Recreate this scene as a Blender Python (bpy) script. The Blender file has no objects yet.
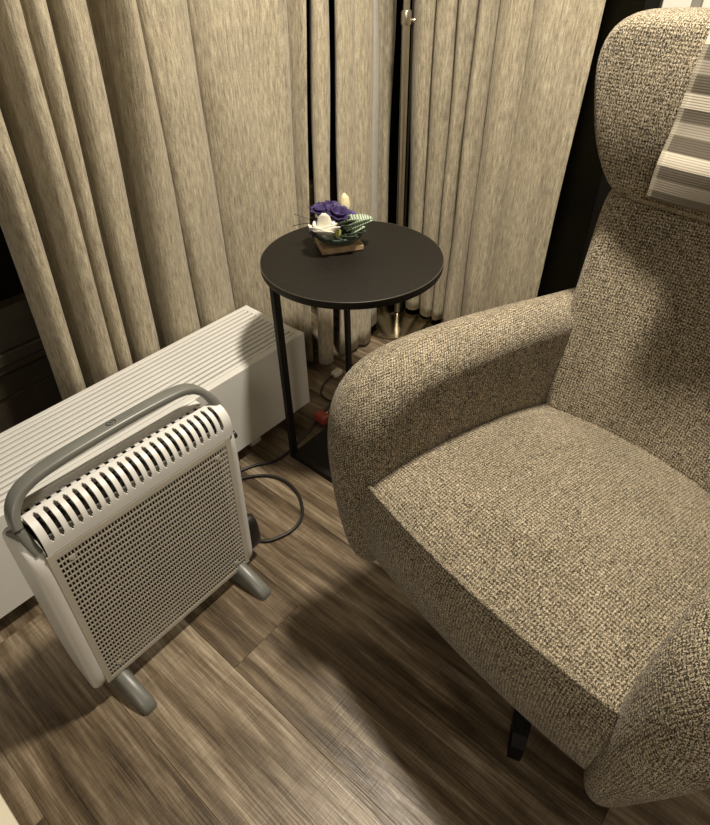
import bpy, bmesh, math, random
from mathutils import Vector, Matrix
random.seed(7)

# ---------------------------------------------------------------- camera
scene = bpy.context.scene
COL = scene.collection
F_PX, CX, CY = 588.0, 355.0, 412.5
RIGHT = Vector((0.6527, -0.7574, -0.0187))
DOWN = Vector((-0.4996, -0.4117, -0.7621))
FWD = Vector((0.5695, 0.5068, -0.6471))
CAMZ = 1.2
cam = bpy.data.cameras.new('camera')
cam.sensor_fit = 'HORIZONTAL'
cam.sensor_width = 36.0
cam.lens = 36.0 * F_PX / 710.0
cam.clip_start = 0.02
cam_o = bpy.data.objects.new('camera', cam)
COL.objects.link(cam_o)
fw = FWD.normalized()
rt = (RIGHT - fw * RIGHT.dot(fw)).normalized()
upv = rt.cross(fw)
m = Matrix((rt, upv, -fw)).transposed().to_4x4()
m.translation = (0, 0, CAMZ)
cam_o.matrix_world = m
scene.camera = cam_o

# ---------------------------------------------------------------- world, lamps, exposure
world = bpy.data.worlds.new('night')
scene.world = world
world.use_nodes = True
bg = world.node_tree.nodes['Background']
bg.inputs[0].default_value = (0.9, 0.8, 0.62, 1)
bg.inputs[1].default_value = 0.02

def lamp(name, loc, energy, size, color):
    l = bpy.data.lights.new(name, 'AREA')       # round disk light
    l.energy = energy
    l.shape = 'DISK'
    l.size = size
    l.color = color
    o = bpy.data.objects.new(name, l)
    o.location = loc
    COL.objects.link(o)
    return o
lamp('ceiling_lamp_light', (0.96, 0.43, 2.03), 45, 0.15, (1.0, 0.91, 0.765))
room = lamp('room_fill_light', (-1.0, -0.5, 1.75), 12, 0.4, (1.0, 0.90, 0.75))  # added weak fill, source unseen; keeps the chair's back and front readable
room.rotation_euler = (Vector((0.95, 0.35, 0.6)) - room.location).to_track_quat('-Z', 'Y').to_euler()
vs = scene.view_settings
vs.view_transform = 'Standard'
vs.look = 'None'
vs.gamma = 1.0
vs.use_curve_mapping = False
vs.exposure = 0.0

# ---------------------------------------------------------------- material helpers
def new_mat(name):
    mt = bpy.data.materials.new(name)
    mt.use_nodes = True
    nt = mt.node_tree
    return mt, nt, nt.nodes['Principled BSDF']

def N(nt, typ, **kw):
    n = nt.nodes.new(typ)
    for k, v in kw.items():
        if k == 'inp':
            for kk, vv in v.items():
                n.inputs[kk].default_value = vv
        else:
            setattr(n, k, v)
    return n

def L(nt, a, b):
    nt.links.new(a, b)

def ramp(nt, stops):
    r = N(nt, 'ShaderNodeValToRGB')
    e = r.color_ramp.elements
    while len(e) < len(stops):
        e.new(0.5)
    for el, (p, c) in zip(e, stops):
        el.position = p
        el.color = (*c, 1)
    return r

def coords(nt, scale, kind='Object', rot=(0, 0, 0)):
    tc = N(nt, 'ShaderNodeTexCoord')
    mp = N(nt, 'ShaderNodeMapping')
    mp.inputs['Scale'].default_value = scale
    mp.inputs['Rotation'].default_value = rot
    L(nt, tc.outputs[kind], mp.inputs['Vector'])
    return mp.outputs['Vector']

def noise(nt, vec, scale=1.0, detail=3.0, rough=0.55):
    n = N(nt, 'ShaderNodeTexNoise')
    n.inputs['Scale'].default_value = scale
    n.inputs['Detail'].default_value = detail
    n.inputs['Roughness'].default_value = rough
    L(nt, vec, n.inputs['Vector'])
    return n.outputs['Fac']

def mix(nt, fac, a, b, mode='MIX'):
    mx = N(nt, 'ShaderNodeMix', data_type='RGBA', blend_type=mode)
    for sock, v in ((mx.inputs[0], fac), (mx.inputs[6], a), (mx.inputs[7], b)):
        if isinstance(v, (int, float)):
            sock.default_value = v
        elif isinstance(v, tuple):
            sock.default_value = (*v, 1)
        else:
            L(nt, v, sock)
    return mx.outputs[2]

def math_n(nt, op, a, b=None, c=None):
    n = N(nt, 'ShaderNodeMath', operation=op)
    for i, v in enumerate((a, b, c)):
        if v is None:
            continue
        if isinstance(v, (int, float)):
            n.inputs[i].default_value = v
        else:
            L(nt, v, n.inputs[i])
    return n.outputs[0]

def bump(nt, bs, h, strength, dist):
    b = N(nt, 'ShaderNodeBump')
    b.inputs['Strength'].default_value = strength
    b.inputs['Distance'].default_value = dist
    L(nt, h, b.inputs['Height'])
    L(nt, b.outputs['Normal'], bs.inputs['Normal'])

def plain(name, col, rough=0.5, metal=0.0, var=0.12, scale=30.0, spec=0.5, bmp=0.0):
    mt, nt, bs = new_mat(name)
    v = noise(nt, coords(nt, (scale,) * 3), 1.0, 3.0)
    lo = tuple(c * (1 - var) for c in col)
    hi = tuple(min(1, c * (1 + var)) for c in col)
    r = ramp(nt, [(0.3, lo), (0.7, hi)])
    L(nt, v, r.inputs[0])
    L(nt, r.outputs[0], bs.inputs['Base Color'])
    bs.inputs['Roughness'].default_value = rough
    bs.inputs['Metallic'].default_value = metal
    bs.inputs['Specular IOR Level'].default_value = spec
    if bmp:
        bump(nt, bs, v, bmp, 0.002)
    return mt

# chair tweed: tightly woven dark brown and cream yarn
def tweed(name):
    mt, nt, bs = new_mat(name)
    a = noise(nt, coords(nt, (820, 820, 330)), 1.0, 1.0, 0.5)
    b = noise(nt, coords(nt, (330, 860, 640)), 1.0, 2.0, 0.6)
    c = noise(nt, coords(nt, (150, 150, 150)), 1.0, 2.0, 0.6)
    big = noise(nt, coords(nt, (9, 9, 9)), 1.0, 3.0)
    s1 = math_n(nt, 'ADD', math_n(nt, 'MULTIPLY', a, 0.5), math_n(nt, 'MULTIPLY', b, 0.4))
    s2 = math_n(nt, 'ADD', s1, math_n(nt, 'MULTIPLY', c, 0.12))
    tc = N(nt, 'ShaderNodeUVMap')
    tc.uv_map = 'weave'
    sx = N(nt, 'ShaderNodeSeparateXYZ')
    L(nt, tc.outputs[0], sx.inputs[0])
    wv = None
    for ax, p in (('X', 0.0050), ('Y', 0.0054)):     # rows of the weave
        q = math_n(nt, 'SINE', math_n(nt, 'MULTIPLY', sx.outputs[ax], 2 * math.pi / p))
        wv = q if wv is None else math_n(nt, 'ADD', wv, q)
    s2 = math_n(nt, 'ADD', s2, math_n(nt, 'MULTIPLY', wv, 0.026))
    s3 = math_n(nt, 'ADD', s2, math_n(nt, 'MULTIPLY', big, 0.06))
    r = ramp(nt, [(0.42, (0.008, 0.0065, 0.004)), (0.50, (0.066, 0.054, 0.035)),
                  (0.56, (0.215, 0.178, 0.122)), (0.64, (0.57, 0.49, 0.36))])
    L(nt, s3, r.inputs[0])
    L(nt, r.outputs[0], bs.inputs['Base Color'])
    bs.inputs['Roughness'].default_value = 0.95
    bs.inputs['Specular IOR Level'].default_value = 0.1
    bs.inputs['Sheen Weight'].default_value = 0.1
    bump(nt, bs, s2, 0.8, 0.0025)
    return mt

# curtain: crinkled slub weave in beige, grey threads running down
def curtain_mat(name):
    mt, nt, bs = new_mat(name)
    uvn = N(nt, 'ShaderNodeUVMap')
    uvn.uv_map = 'weave'
    def mp(s):
        mm = N(nt, 'ShaderNodeMapping')
        mm.inputs['Scale'].default_value = s
        L(nt, uvn.outputs[0], mm.inputs['Vector'])
        return mm.outputs['Vector']
    a = noise(nt, mp((300, 34, 1)), 1.0, 3.0, 0.6)
    b = noise(nt, mp((120, 9, 1)), 1.0, 3.0, 0.6)
    c = noise(nt, mp((420, 220, 1)), 1.0, 2.0, 0.6)
    d = noise(nt, mp((8, 2.5, 1)), 1.0, 2.0, 0.5)
    s = math_n(nt, 'ADD', math_n(nt, 'MULTIPLY', a, 0.5), math_n(nt, 'MULTIPLY', b, 0.3))
    s = math_n(nt, 'ADD', s, math_n(nt, 'MULTIPLY', c, 0.2))
    r = ramp(nt, [(0.34, (0.125, 0.103, 0.068)), (0.46, (0.305, 0.258, 0.178)),
                  (0.55, (0.44, 0.380, 0.266)), (0.67, (0.64, 0.57, 0.42))])
    L(nt, s, r.inputs[0])
    col = mix(nt, math_n(nt, 'MULTIPLY', d, 0.3), r.outputs[0], (0.34, 0.315, 0.255))
    L(nt, col, bs.inputs['Base Color'])
    bs.inputs['Roughness'].default_value = 0.85
    bs.inputs['Specular IOR Level'].default_value = 0.2
    bs.inputs['Sheen Weight'].default_value = 0.2
    bump(nt, bs, s, 0.55, 0.004)
    return mt

# floor planks: weathered oak vinyl, grain along Y, a different cut for each plank
def plank_mat(name):
    mt, nt, bs = new_mat(name)
    geo = N(nt, 'ShaderNodeNewGeometry')
    oi = N(nt, 'ShaderNodeObjectInfo')
    off = N(nt, 'ShaderNodeVectorMath', operation='SCALE')
    cmb = N(nt, 'ShaderNodeCombineXYZ')
    L(nt, oi.outputs['Random'], cmb.inputs[0])
    L(nt, math_n(nt, 'MULTIPLY', oi.outputs['Random'], 3.7), cmb.inputs[1])
    L(nt, cmb.outputs[0], off.inputs[0])
    off.inputs['Scale'].default_value = 9.0
    add = N(nt, 'ShaderNodeVectorMath', operation='ADD')
    L(nt, geo.outputs['Position'], add.inputs[0])
    L(nt, off.outputs[0], add.inputs[1])
    def mp(s):
        mm = N(nt, 'ShaderNodeMapping')
        mm.inputs['Scale'].default_value = s
        L(nt, add.outputs[0], mm.inputs['Vector'])
        return mm.outputs['Vector']
    # warp for cathedral grain
    wn = N(nt, 'ShaderNodeTexNoise')
    wn.inputs['Scale'].default_value = 1.0
    wn.inputs['Detail'].default_value = 2.0
    L(nt, mp((7, 2.2, 1)), wn.inputs['Vector'])
    wav = N(nt, 'ShaderNodeTexWave', wave_type='BANDS', bands_direction='X')
    wav.inputs['Scale'].default_value = 7.0
    wav.inputs['Distortion'].default_value = 9.0
    wav.inputs['Detail'].default_value = 3.0
    wav.inputs['Detail Scale'].default_value = 1.2
    wav.inputs['Detail Roughness'].default_value = 0.6
    L(nt, mp((1.0, 0.16, 1)), wav.inputs['Vector'])
    def dnoise(v, det, rough, dist):
        n = N(nt, 'ShaderNodeTexNoise')
        n.inputs['Scale'].default_value = 1.0
        n.inputs['Detail'].default_value = det
        n.inputs['Roughness'].default_value = rough
        n.inputs['Distortion'].default_value = dist
        L(nt, v, n.inputs['Vector'])
        return n.outputs['Fac']
    g1 = noise(nt, mp((150, 7, 1)), 1.0, 4.0, 0.65)
    g2 = dnoise(mp((34, 1.7, 1)), 5.0, 0.62, 0.5)
    g3 = dnoise(mp((9.0, 1.5, 1)), 5.0, 0.66, 1.0)
    saw = noise(nt, mp((9, 260, 1)), 1.0, 2.0, 0.5)
    s = math_n(nt, 'ADD', math_n(nt, 'MULTIPLY', g1, 0.30), math_n(nt, 'MULTIPLY', g2, 0.24))
    s = math_n(nt, 'ADD', s, math_n(nt, 'MULTIPLY', g3, 0.42))
    s = math_n(nt, 'ADD', s, math_n(nt, 'MULTIPLY', wav.outputs['Fac'], 0.06))
    s = math_n(nt, 'ADD', s, math_n(nt, 'MULTIPLY', math_n(nt, 'SUBTRACT', saw, 0.5), 0.06))
    s = math_n(nt, 'ADD', s, math_n(nt, 'MULTIPLY', math_n(nt, 'SUBTRACT', oi.outputs['Random'], 0.5), 0.10))
    r = ramp(nt, [(0.37, (0.034, 0.022, 0.011)), (0.45, (0.084, 0.058, 0.033)),
                  (0.51, (0.142, 0.103, 0.063)), (0.57, (0.235, 0.182, 0.122)), (0.645, (0.42, 0.345, 0.25))])
    L(nt, s, r.inputs[0])
    L(nt, r.outputs[0], bs.inputs['Base Color'])
    bs.inputs['Roughness'].default_value = 0.36
    bs.inputs['Specular IOR Level'].default_value = 0.5
    hh = math_n(nt, 'ADD', math_n(nt, 'MULTIPLY', noise(nt, mp((210, 3.5, 1)), 1.0, 3.0, 0.6), 1.0), math_n(nt, 'MULTIPLY', saw, 0.15))
    bump(nt, bs, hh, 0.5, 0.004)
    return mt

# striped woven runner: bands across, fine ribs
def towel_mat(name):
    mt, nt, bs = new_mat(name)
    uvn = N(nt, 'ShaderNodeUVMap')
    uvn.uv_map = 'weave'
    sep = N(nt, 'ShaderNodeSeparateXYZ')
    L(nt, uvn.outputs[0], sep.inputs[0])
    v = sep.outputs['Y']            # metres from the front hem
    ph = math_n(nt, 'FRACT', math_n(nt, 'DIVIDE', v, 0.078))
    r = N(nt, 'ShaderNodeValToRGB')
    r.color_ramp.interpolation = 'CONSTANT'
    stops = [(0.0, (0.115, 0.098, 0.075)), (0.17, (0.30, 0.265, 0.215)), (0.40, (0.125, 0.106, 0.082)),
             (0.63, (0.66, 0.60, 0.49)), (0.88, (0.125, 0.106, 0.082))]
    e = r.color_ramp.elements
    while len(e) < len(stops):
        e.new(0.5)
    for el, (p, c) in zip(e, stops):
        el.position = p
        el.color = (*c, 1)
    L(nt, ph, r.inputs[0])
    rib = math_n(nt, 'SINE', math_n(nt, 'MULTIPLY', v, 2 * math.pi / 0.0034))
    rib01 = math_n(nt, 'MULTIPLY_ADD', rib, 0.5, 0.5)
    c2 = mix(nt, math_n(nt, 'MULTIPLY', rib01, 0.12), r.outputs[0], (0.16, 0.14, 0.11))
    # lighter selvage along the long edges
    au = math_n(nt, 'ABSOLUTE', sep.outputs['X'])
    selv = math_n(nt, 'GREATER_THAN', au, 0.1435)
    c3 = mix(nt, math_n(nt, 'MULTIPLY', selv, 0.45), c2, (0.42, 0.38, 0.29))
    L(nt, c3, bs.inputs['Base Color'])
    bs.inputs['Roughness'].default_value = 0.9
    bs.inputs['Specular IOR Level'].default_value = 0.15
    bump(nt, bs, rib01, 0.15, 0.001)
    return mt

def glass_dark(name):
    mt, nt, bs = new_mat(name)
    v = noise(nt, coords(nt, (3, 3, 3)), 1.0, 2.0)
    r = ramp(nt, [(0.3, (0.004, 0.0035, 0.002)), (0.7, (0.008, 0.007, 0.004))])
    L(nt, v, r.inputs[0])
    L(nt, r.outputs[0], bs.inputs['Base Color'])
    bs.inputs['Roughness'].default_value = 0.25
    bs.inputs['Specular IOR Level'].default_value = 0.15
    return mt

M = dict(
    tweed=tweed('tweed'), curtain=curtain_mat('curtain_weave'), plank=plank_mat('oak_plank'), towel=towel_mat('striped_weave'),
    glass=glass_dark('night_glass'),
    welt=plain('welt_cord', (0.30, 0.245, 0.15), 0.9, var=0.35, scale=260),
    rad=plain('radiator_enamel', (0.70, 0.69, 0.65), 0.45, var=0.03, scale=6),
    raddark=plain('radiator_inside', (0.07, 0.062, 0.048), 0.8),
    heat=plain('heater_plastic', (0.64, 0.625, 0.59), 0.42, var=0.03, scale=8),
    grille=plain('heater_grille_paint', (0.46, 0.425, 0.355), 0.5, var=0.05, scale=20),
    inside=plain('heater_inside_shade', (0.028, 0.024, 0.018), 0.7, var=0.3, scale=40),  # near-black colour stands in for shade behind holes and slots
    mica=plain('heater_reflector', (0.5, 0.47, 0.4), 0.3, metal=0.8, var=0.25, scale=60),
    grey=plain('grey_plastic', (0.145, 0.145, 0.128), 0.36, var=0.06, scale=15),
    ink=plain('logo_ink', (0.03, 0.03, 0.026), 0.5),
    black=plain('black_powder_coat', (0.006, 0.005, 0.004), 0.55, var=0.2, scale=200, spec=0.25),
    tabletop=plain('table_top_black', (0.010, 0.008, 0.0058), 0.55, var=0.25, scale=120, bmp=0.1, spec=0.25),
    rim=plain('table_rim_worn', (0.07, 0.06, 0.045), 0.4),
    cable=plain('cable_rubber', (0.010, 0.009, 0.008), 0.45),
    chrome=plain('lamp_steel', (0.78, 0.72, 0.60), 0.3, metal=1.0, var=0.05),
    lampbase=plain('lamp_base_steel', (0.34, 0.30, 0.22), 0.16, metal=1.0, var=0.06),
    lining=plain('curtain_lining', (0.40, 0.375, 0.33), 0.9, var=0.06, scale=60),
    darkwood=plain('dark_panel', (0.042, 0.032, 0.019), 0.6, var=0.3, scale=14),
    wallpaint=plain('wall_paint', (0.62, 0.56, 0.45), 0.9, var=0.04, scale=5),
    white=plain('white_frame', (0.78, 0.75, 0.66), 0.5, var=0.03, scale=6),
    greyframe=plain('grey_frame', (0.26, 0.245, 0.21), 0.5),
    cream=plain('cream_laminate', (0.80, 0.74, 0.58), 0.5, var=0.03, scale=6),
    subfloor=plain('subfloor', (0.03, 0.022, 0.013), 0.9),
    chairleg=plain('chair_leg_black', (0.006, 0.005, 0.004), 0.6, spec=0.15),
    bowl=plain('bowl_glaze', (0.05, 0.075, 0.062), 0.3, var=0.2),
    tray=plain('raw_wood', (0.34, 0.235, 0.13), 0.6, var=0.25, scale=90),
    purple=plain('purple_petal', (0.030, 0.016, 0.085), 0.6, var=0.45, scale=120),
    violet=plain('violet_petal', (0.10, 0.06, 0.24), 0.6, var=0.3, scale=120),
    petal=plain('white_petal', (0.78, 0.75, 0.66), 0.6, var=0.07, scale=100),
    creamp=plain('cream_bud', (0.66, 0.58, 0.36), 0.6, var=0.12, scale=120),
    yellow=plain('yellow_green_bud', (0.30, 0.29, 0.075), 0.6, var=0.3, scale=200),
    leafd=plain('dark_leaf', (0.022, 0.034, 0.020), 0.5, var=0.4, scale=90),
    red=plain('red_plastic', (0.28, 0.045, 0.028), 0.5),
    plugw=plain('white_plug', (0.50, 0.46, 0.38), 0.5),
)
def leaf_stripe(name):
    mt, nt, bs = new_mat(name)
    w = N(nt, 'ShaderNodeTexWave', wave_type='BANDS', bands_direction='X')
    w.inputs['Scale'].default_value = 60.0
    w.inputs['Distortion'].default_value = 3.0
    L(nt, coords(nt, (1, 1, 1)), w.inputs['Vector'])
    r = ramp(nt, [(0.25, (0.10, 0.15, 0.09)), (0.75, (0.42, 0.47, 0.36))])
    L(nt, w.outputs['Fac'], r.inputs[0])
    L(nt, r.outputs[0], bs.inputs['Base Color'])
    bs.inputs['Roughness'].default_value = 0.5
    return mt
M['leafs'] = leaf_stripe('striped_leaf')

# ---------------------------------------------------------------- object helpers
def mesh_obj(name, verts, faces, mat, parent=None, smooth=False, uv=None, sharp=None):
    me = bpy.data.meshes.new(name)
    me.from_pydata([tuple(v) for v in verts], [], faces)
    me.validate()
    bm = bmesh.new()
    bm.from_mesh(me)
    bmesh.ops.recalc_face_normals(bm, faces=bm.faces)
    bm.to_mesh(me)
    bm.free()
    if uv is not None:
        lay = me.uv_layers.new(name='weave')
        vi = [0] * len(me.loops)
        me.loops.foreach_get('vertex_index', vi)
        flat = []
        for i in vi:
            flat += [uv[i][0], uv[i][1]]
        lay.data.foreach_set('uv', flat)
    if smooth:
        me.polygons.foreach_set('use_smooth', [True] * len(me.polygons))
    me.materials.append(M[mat] if isinstance(mat, str) else mat)
    me.update()
    if smooth and sharp:
        me.set_sharp_from_angle(angle=math.radians(sharp))
    o = bpy.data.objects.new(name, me)
    COL.objects.link(o)
    if parent is not None:
        o.parent = parent
    return o

def empty(name, loc=(0, 0, 0), rz=0.0):
    o = bpy.data.objects.new(name, None)
    o.location = loc
    o.rotation_euler = (0, 0, rz)
    o.empty_display_size = 0.05
    COL.objects.link(o)
    return o

def tag(o, label=None, cat=None, group=None, kind=None):
    if label: o['label'] = label
    if cat: o['category'] = cat
    if group: o['group'] = group
    if kind: o['kind'] = kind
    return o

class MB:
    def __init__(s):
        s.v, s.f = [], []
    def add(s, v, f):
        k = len(s.v)
        s.v += [Vector(p) for p in v]
        s.f += [tuple(i + k for i in q) for q in f]
        return s
    def box(s, x0, x1, y0, y1, z0, z1, c=0.0):
        """axis box, edges chamfered by c"""
        if c <= 0:
            v = [(x, y, z) for x in (x0, x1) for y in (y0, y1) for z in (z0, z1)]
            f = [(0, 1, 3, 2), (4, 6, 7, 5), (0, 4, 5, 1), (2, 3, 7, 6), (0, 2, 6, 4), (1, 5, 7, 3)]
            return s.add(v, f)
        X, Y, Z = (x0, x1), (y0, y1), (z0, z1)
        v, idx = [], {}
        for i in (0, 1):
            for j in (0, 1):
                for k in (0, 1):
                    sx, sy, sz = (1 - 2 * i), (1 - 2 * j), (1 - 2 * k)
                    idx[i, j, k, 0] = len(v); v.append((X[i], Y[j] + sy * c, Z[k] + sz * c))
                    idx[i, j, k, 1] = len(v); v.append((X[i] + sx * c, Y[j], Z[k] + sz * c))
                    idx[i, j, k, 2] = len(v); v.append((X[i] + sx * c, Y[j] + sy * c, Z[k]))
        f = []
        q = idx
        for i in (0, 1):
            f.append((q[i, 0, 0, 0], q[i, 1, 0, 0], q[i, 1, 1, 0], q[i, 0, 1, 0]) if i else (q[i, 0, 0, 0], q[i, 0, 1, 0], q[i, 1, 1, 0], q[i, 1, 0, 0]))
            f.append((q[0, i, 0, 1], q[0, i, 1, 1], q[1, i, 1, 1], q[1, i, 0, 1]) if i else (q[0, i, 0, 1], q[1, i, 0, 1], q[1, i, 1, 1], q[0, i, 1, 1]))
            f.append((q[0, 0, i, 2], q[1, 0, i, 2], q[1, 1, i, 2], q[0, 1, i, 2]) if i else (q[0, 0, i, 2], q[0, 1, i, 2], q[1, 1, i, 2], q[1, 0, i, 2]))
        for j in (0, 1):
            for k in (0, 1):
                f.append((q[0, j, k, 1], q[1, j, k, 1], q[1, j, k, 2], q[0, j, k, 2]))
                f.append((q[j, 0, k, 0], q[j, 1, k, 0], q[j, 1, k, 2], q[j, 0, k, 2]))
                f.append((q[j, k, 0, 0], q[j, k, 1, 0], q[j, k, 1, 1], q[j, k, 0, 1]))
        for i in (0, 1):
            for j in (0, 1):
                for k in (0, 1):
                    f.append((q[i, j, k, 0], q[i, j, k, 1], q[i, j, k, 2]))
        return s.add(v, f)
    def grid(s, rows, closed_u=False, closed_v=False):
        """rows: list of equally long lists of points"""
        nr, nc = len(rows), len(rows[0])
        v = [p for r in rows for p in r]
        f = []
        for i in range(nr if closed_v else nr - 1):
            for j in range(nc if closed_u else nc - 1):
                a = i * nc + j
                b = i * nc + (j + 1) % nc
                i2 = (i + 1) % nr
                f.append((a, b, i2 * nc + (j + 1) % nc, i2 * nc + j))
        return s.add(v, f)
    def tube(s, path, r, n=8, cap=True, flat=1.0):
        path = [Vector(p) for p in path]
        rows = []
        up = Vector((0, 0, 1))
        prev = None
        for i, p in enumerate(path):
            t = (path[min(i + 1, len(path) - 1)] - path[max(i - 1, 0)]).normalized()
            if prev is None:
                a = up if abs(t.dot(up)) < 0.95 else Vector((1, 0, 0))
                n1 = (a - t * a.dot(t)).normalized()
            else:
                n1 = (prev - t * prev.dot(t)).normalized()
            prev = n1
            n2 = t.cross(n1)
            rr = r[i] if isinstance(r, (list, tuple)) else r
            rows.append([p + n1 * rr * flat * math.cos(2 * math.pi * k / n) + n2 * rr * math.sin(2 * math.pi * k / n) for k in range(n)])
        k0 = len(s.v)
        s.grid(rows, closed_u=True)
        if cap:
            s.f.append(tuple(k0 + i for i in reversed(range(n))))
            s.f.append(tuple(k0 + (len(rows) - 1) * n + i for i in range(n)))
        return s
    def lathe(s, prof, n=48, c=(0, 0)):
        rows = [[(c[0] + r * math.cos(2 * math.pi * k / n), c[1] + r * math.sin(2 * math.pi * k / n), z) for k in range(n)] for r, z in prof]
        k0 = len(s.v)
        s.grid(rows, closed_u=True)
        s.f.append(tuple(k0 + i for i in reversed(range(n))))
        s.f.append(tuple(k0 + (len(rows) - 1) * n + i for i in range(n)))
        return s
    def build(s, name, mat, parent=None, smooth=False, sharp=None, uv=None):
        return mesh_obj(name, s.v, s.f, mat, parent, smooth, uv, sharp)

def catmull(pts, n, closed=False):
    """n points per span through pts (tuples of any length)"""
    out = []
    k = len(pts)
    spans = k if closed else k - 1
    for i in range(spans):
        if closed:
            p0, p1, p2, p3 = (pts[(i + d) % k] for d in (-1, 0, 1, 2))
        else:
            p0, p1, p2, p3 = pts[max(i - 1, 0)], pts[i], pts[i + 1], pts[min(i + 2, k - 1)]
        for j in range(n):
            t = j / n
            out.append(tuple(0.5 * (2 * b + (c - a) * t + (2 * a - 5 * b + 4 * c - d) * t * t + (3 * b - a - 3 * c + d) * t ** 3)
                             for a, b, c, d in zip(p0, p1, p2, p3)))
    if not closed:
        out.append(tuple(pts[-1]))
    return out

def slab(outline, r, mapf, nphi=10, ncap=6, bulge=0.0, uvf=None):
    """pillow-like slab: closed 2D outline, rounded over by r towards both faces.
    mapf(u, v, w) -> 3D point, w in [-1, 1] across the thickness"""
    n = len(outline)
    per = [0.0]
    for i in range(n):
        a_, b_ = outline[i], outline[(i + 1) % n]
        per.append(per[-1] + math.hypot(b_[0] - a_[0], b_[1] - a_[1]))
    m_ = max(60, n)
    res, j = [], 0
    for i in range(m_):
        t = per[-1] * i / m_
        while per[j + 1] < t:
            j += 1
        f_ = (t - per[j]) / max(1e-9, per[j + 1] - per[j])
        a_, b_ = outline[j % n], outline[(j + 1) % n]
        res.append((a_[0] + (b_[0] - a_[0]) * f_, a_[1] + (b_[1] - a_[1]) * f_))
    for _ in range(4):
        res = [((res[i - 1][0] + 2 * res[i][0] + res[(i + 1) % m_][0]) / 4, (res[i - 1][1] + 2 * res[i][1] + res[(i + 1) % m_][1]) / 4) for i in range(m_)]
    outline, n = res, m_
    area = sum(outline[i][0] * outline[(i + 1) % n][1] - outline[(i + 1) % n][0] * outline[i][1] for i in range(n))
    sg = 1 if area > 0 else -1
    nor = []
    for i in range(n):
        ax, ay = outline[i - 1]
        bx, by = outline[(i + 1) % n]
        dx, dy = bx - ax, by - ay
        l = math.hypot(dx, dy) or 1
        nor.append((-dy / l * sg, dx / l * sg))
    cx = sum(p[0] for p in outline) / n
    cy = sum(p[1] for p in outline) / n
    rows, flat = [], []
    def ring(inset, k, w):
        row, fl = [], []
        for (x, y), (nx, ny) in zip(outline, nor):
            u, v = x + nx * inset, y + ny * inset
            u, v = cx + (u - cx) * k, cy + (v - cy) * k
            row.append(mapf(u, v, w)); fl.append((u, v, w))
        rows.append(row); flat.append(fl)
    for i in range(ncap):
        k = 0.02 + 0.98 * i / ncap
        ring(r, k, -(1 + bulge * (1 - k * k)))
    for i in range(nphi + 1):
        ph = -math.pi / 2 + math.pi * i / nphi
        ring(r * (1 - math.cos(ph)), 1.0, math.sin(ph))
    for i in range(ncap - 1, -1, -1):
        k = 0.02 + 0.98 * i / ncap
        ring(r, k, 1 + bulge * (1 - k * k))
    mb = MB()
    mb.grid(rows, closed_u=True)
    mb.f.append(tuple(range(n)))
    mb.f.append(tuple((len(rows) - 1) * n + i for i in reversed(range(n))))
    fl = [p for row in flat for p in row]
    return mb, fl

# ================================================================ THE SETTING
# floor: one plank object per board around the view
fl = MB().box(-2.2, 1.92, -2.4, 1.62, -0.03, -0.006).build('floor', 'subfloor')
tag(fl, 'weathered brown oak plank floor', 'floor', kind='structure')
PW, PL = 0.196, 1.22
X0 = 0.269
offs = [0.31, 0.77, 0.12, 0.595, 1.02, 0.44, 0.86, 0.2]
for i in range(-6, 9):
    xa, xb = X0 + i * PW, X0 + (i + 1) * PW
    if xa > 1.9:
        continue
    xb = min(xb, 1.9)
    base = {0: 0.595, -1: 1.12, -2: 1.03, 1: 1.12, 2: 1.12}.get(i, (0.595 + offs[i % 8] + 0.13 * i) % PL)
    y = base - 3 * PL
    while y < 1.6:
        ya, yb = max(y, -2.3), min(y + PL, 1.6)
        if yb - ya > 0.02 and yb > -2.3:
            g = 0.0002
            MB().box(xa + g, xb - g, ya + g, yb - g, -0.006, 0.0, 0.0006).build('plank', 'plank', fl)
        y += PL

# walls behind the curtains, walls and ceiling of the room
wb = MB().box(-2.2, 1.98, 1.56, 1.64, 0, 2.5).build('wall_back', 'darkwood')
tag(wb, 'dark wall behind the long radiator and curtains', 'wall', kind='structure')
for z0, z1, y0 in ((0.02, 0.212, 1.545), (0.218, 0.292, 1.535), (0.298, 0.318, 1.51)):
    MB().box(-2.0, 1.9, y0, 1.56, z0, z1, 0.003).build('panel', 'darkwood', wb)
win = MB().box(-1.9, 1.85, 1.545, 1.56, 0.47, 2.3).build('window_1', 'glass')
tag(win, 'black night window behind the left curtain', 'window', kind='structure')
MB().box(-1.95, 1.88, 1.497, 1.56, 0.325, 0.36, 0.004).build('window_sill', 'darkwood', win)
MB().box(-1.9, 1.85, 1.50, 1.56, 0.36, 0.47, 0.006).build('window_frame', 'darkwood', win)
for x in (-0.9, 0.2, 1.2):
    MB().box(x - 0.03, x + 0.03, 1.52, 1.56, 0.47, 2.3, 0.004).build('window_mullion', 'darkwood', win)

wr = MB().box(1.92, 2.0, -2.4, 1.64, 0, 2.5).build('wall_right', 'darkwood')
tag(wr, 'dark wall behind the armchair', 'wall', kind='structure')
w2 = MB().box(1.905, 1.92, 0.64, 1.5, 0.05, 2.3).build('window_2', 'glass')
tag(w2, 'black night window between right curtain and armchair', 'window', kind='structure')
MB().box(1.88, 1.92, 0.60, 0.64, 0.05, 2.3, 0.003).build('window_frame', 'black', w2)
d1 = MB().box(1.90, 1.92, -0.5, 0.60, 0.02, 2.2, 0.002).build('door_1', 'white')
tag(d1, 'white panelled door behind the armchair headrest', 'door', kind='structure')
for y in (0.515, 0.44):
    MB().box(1.885, 1.90, y - 0.012, y + 0.012, 0.05, 2.18, 0.002).build('door_rail', 'greyframe', d1)
wl = MB().box(-2.28, -2.2, -2.4, 1.64, 0, 2.5).build('wall_left', 'wallpaint')
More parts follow.
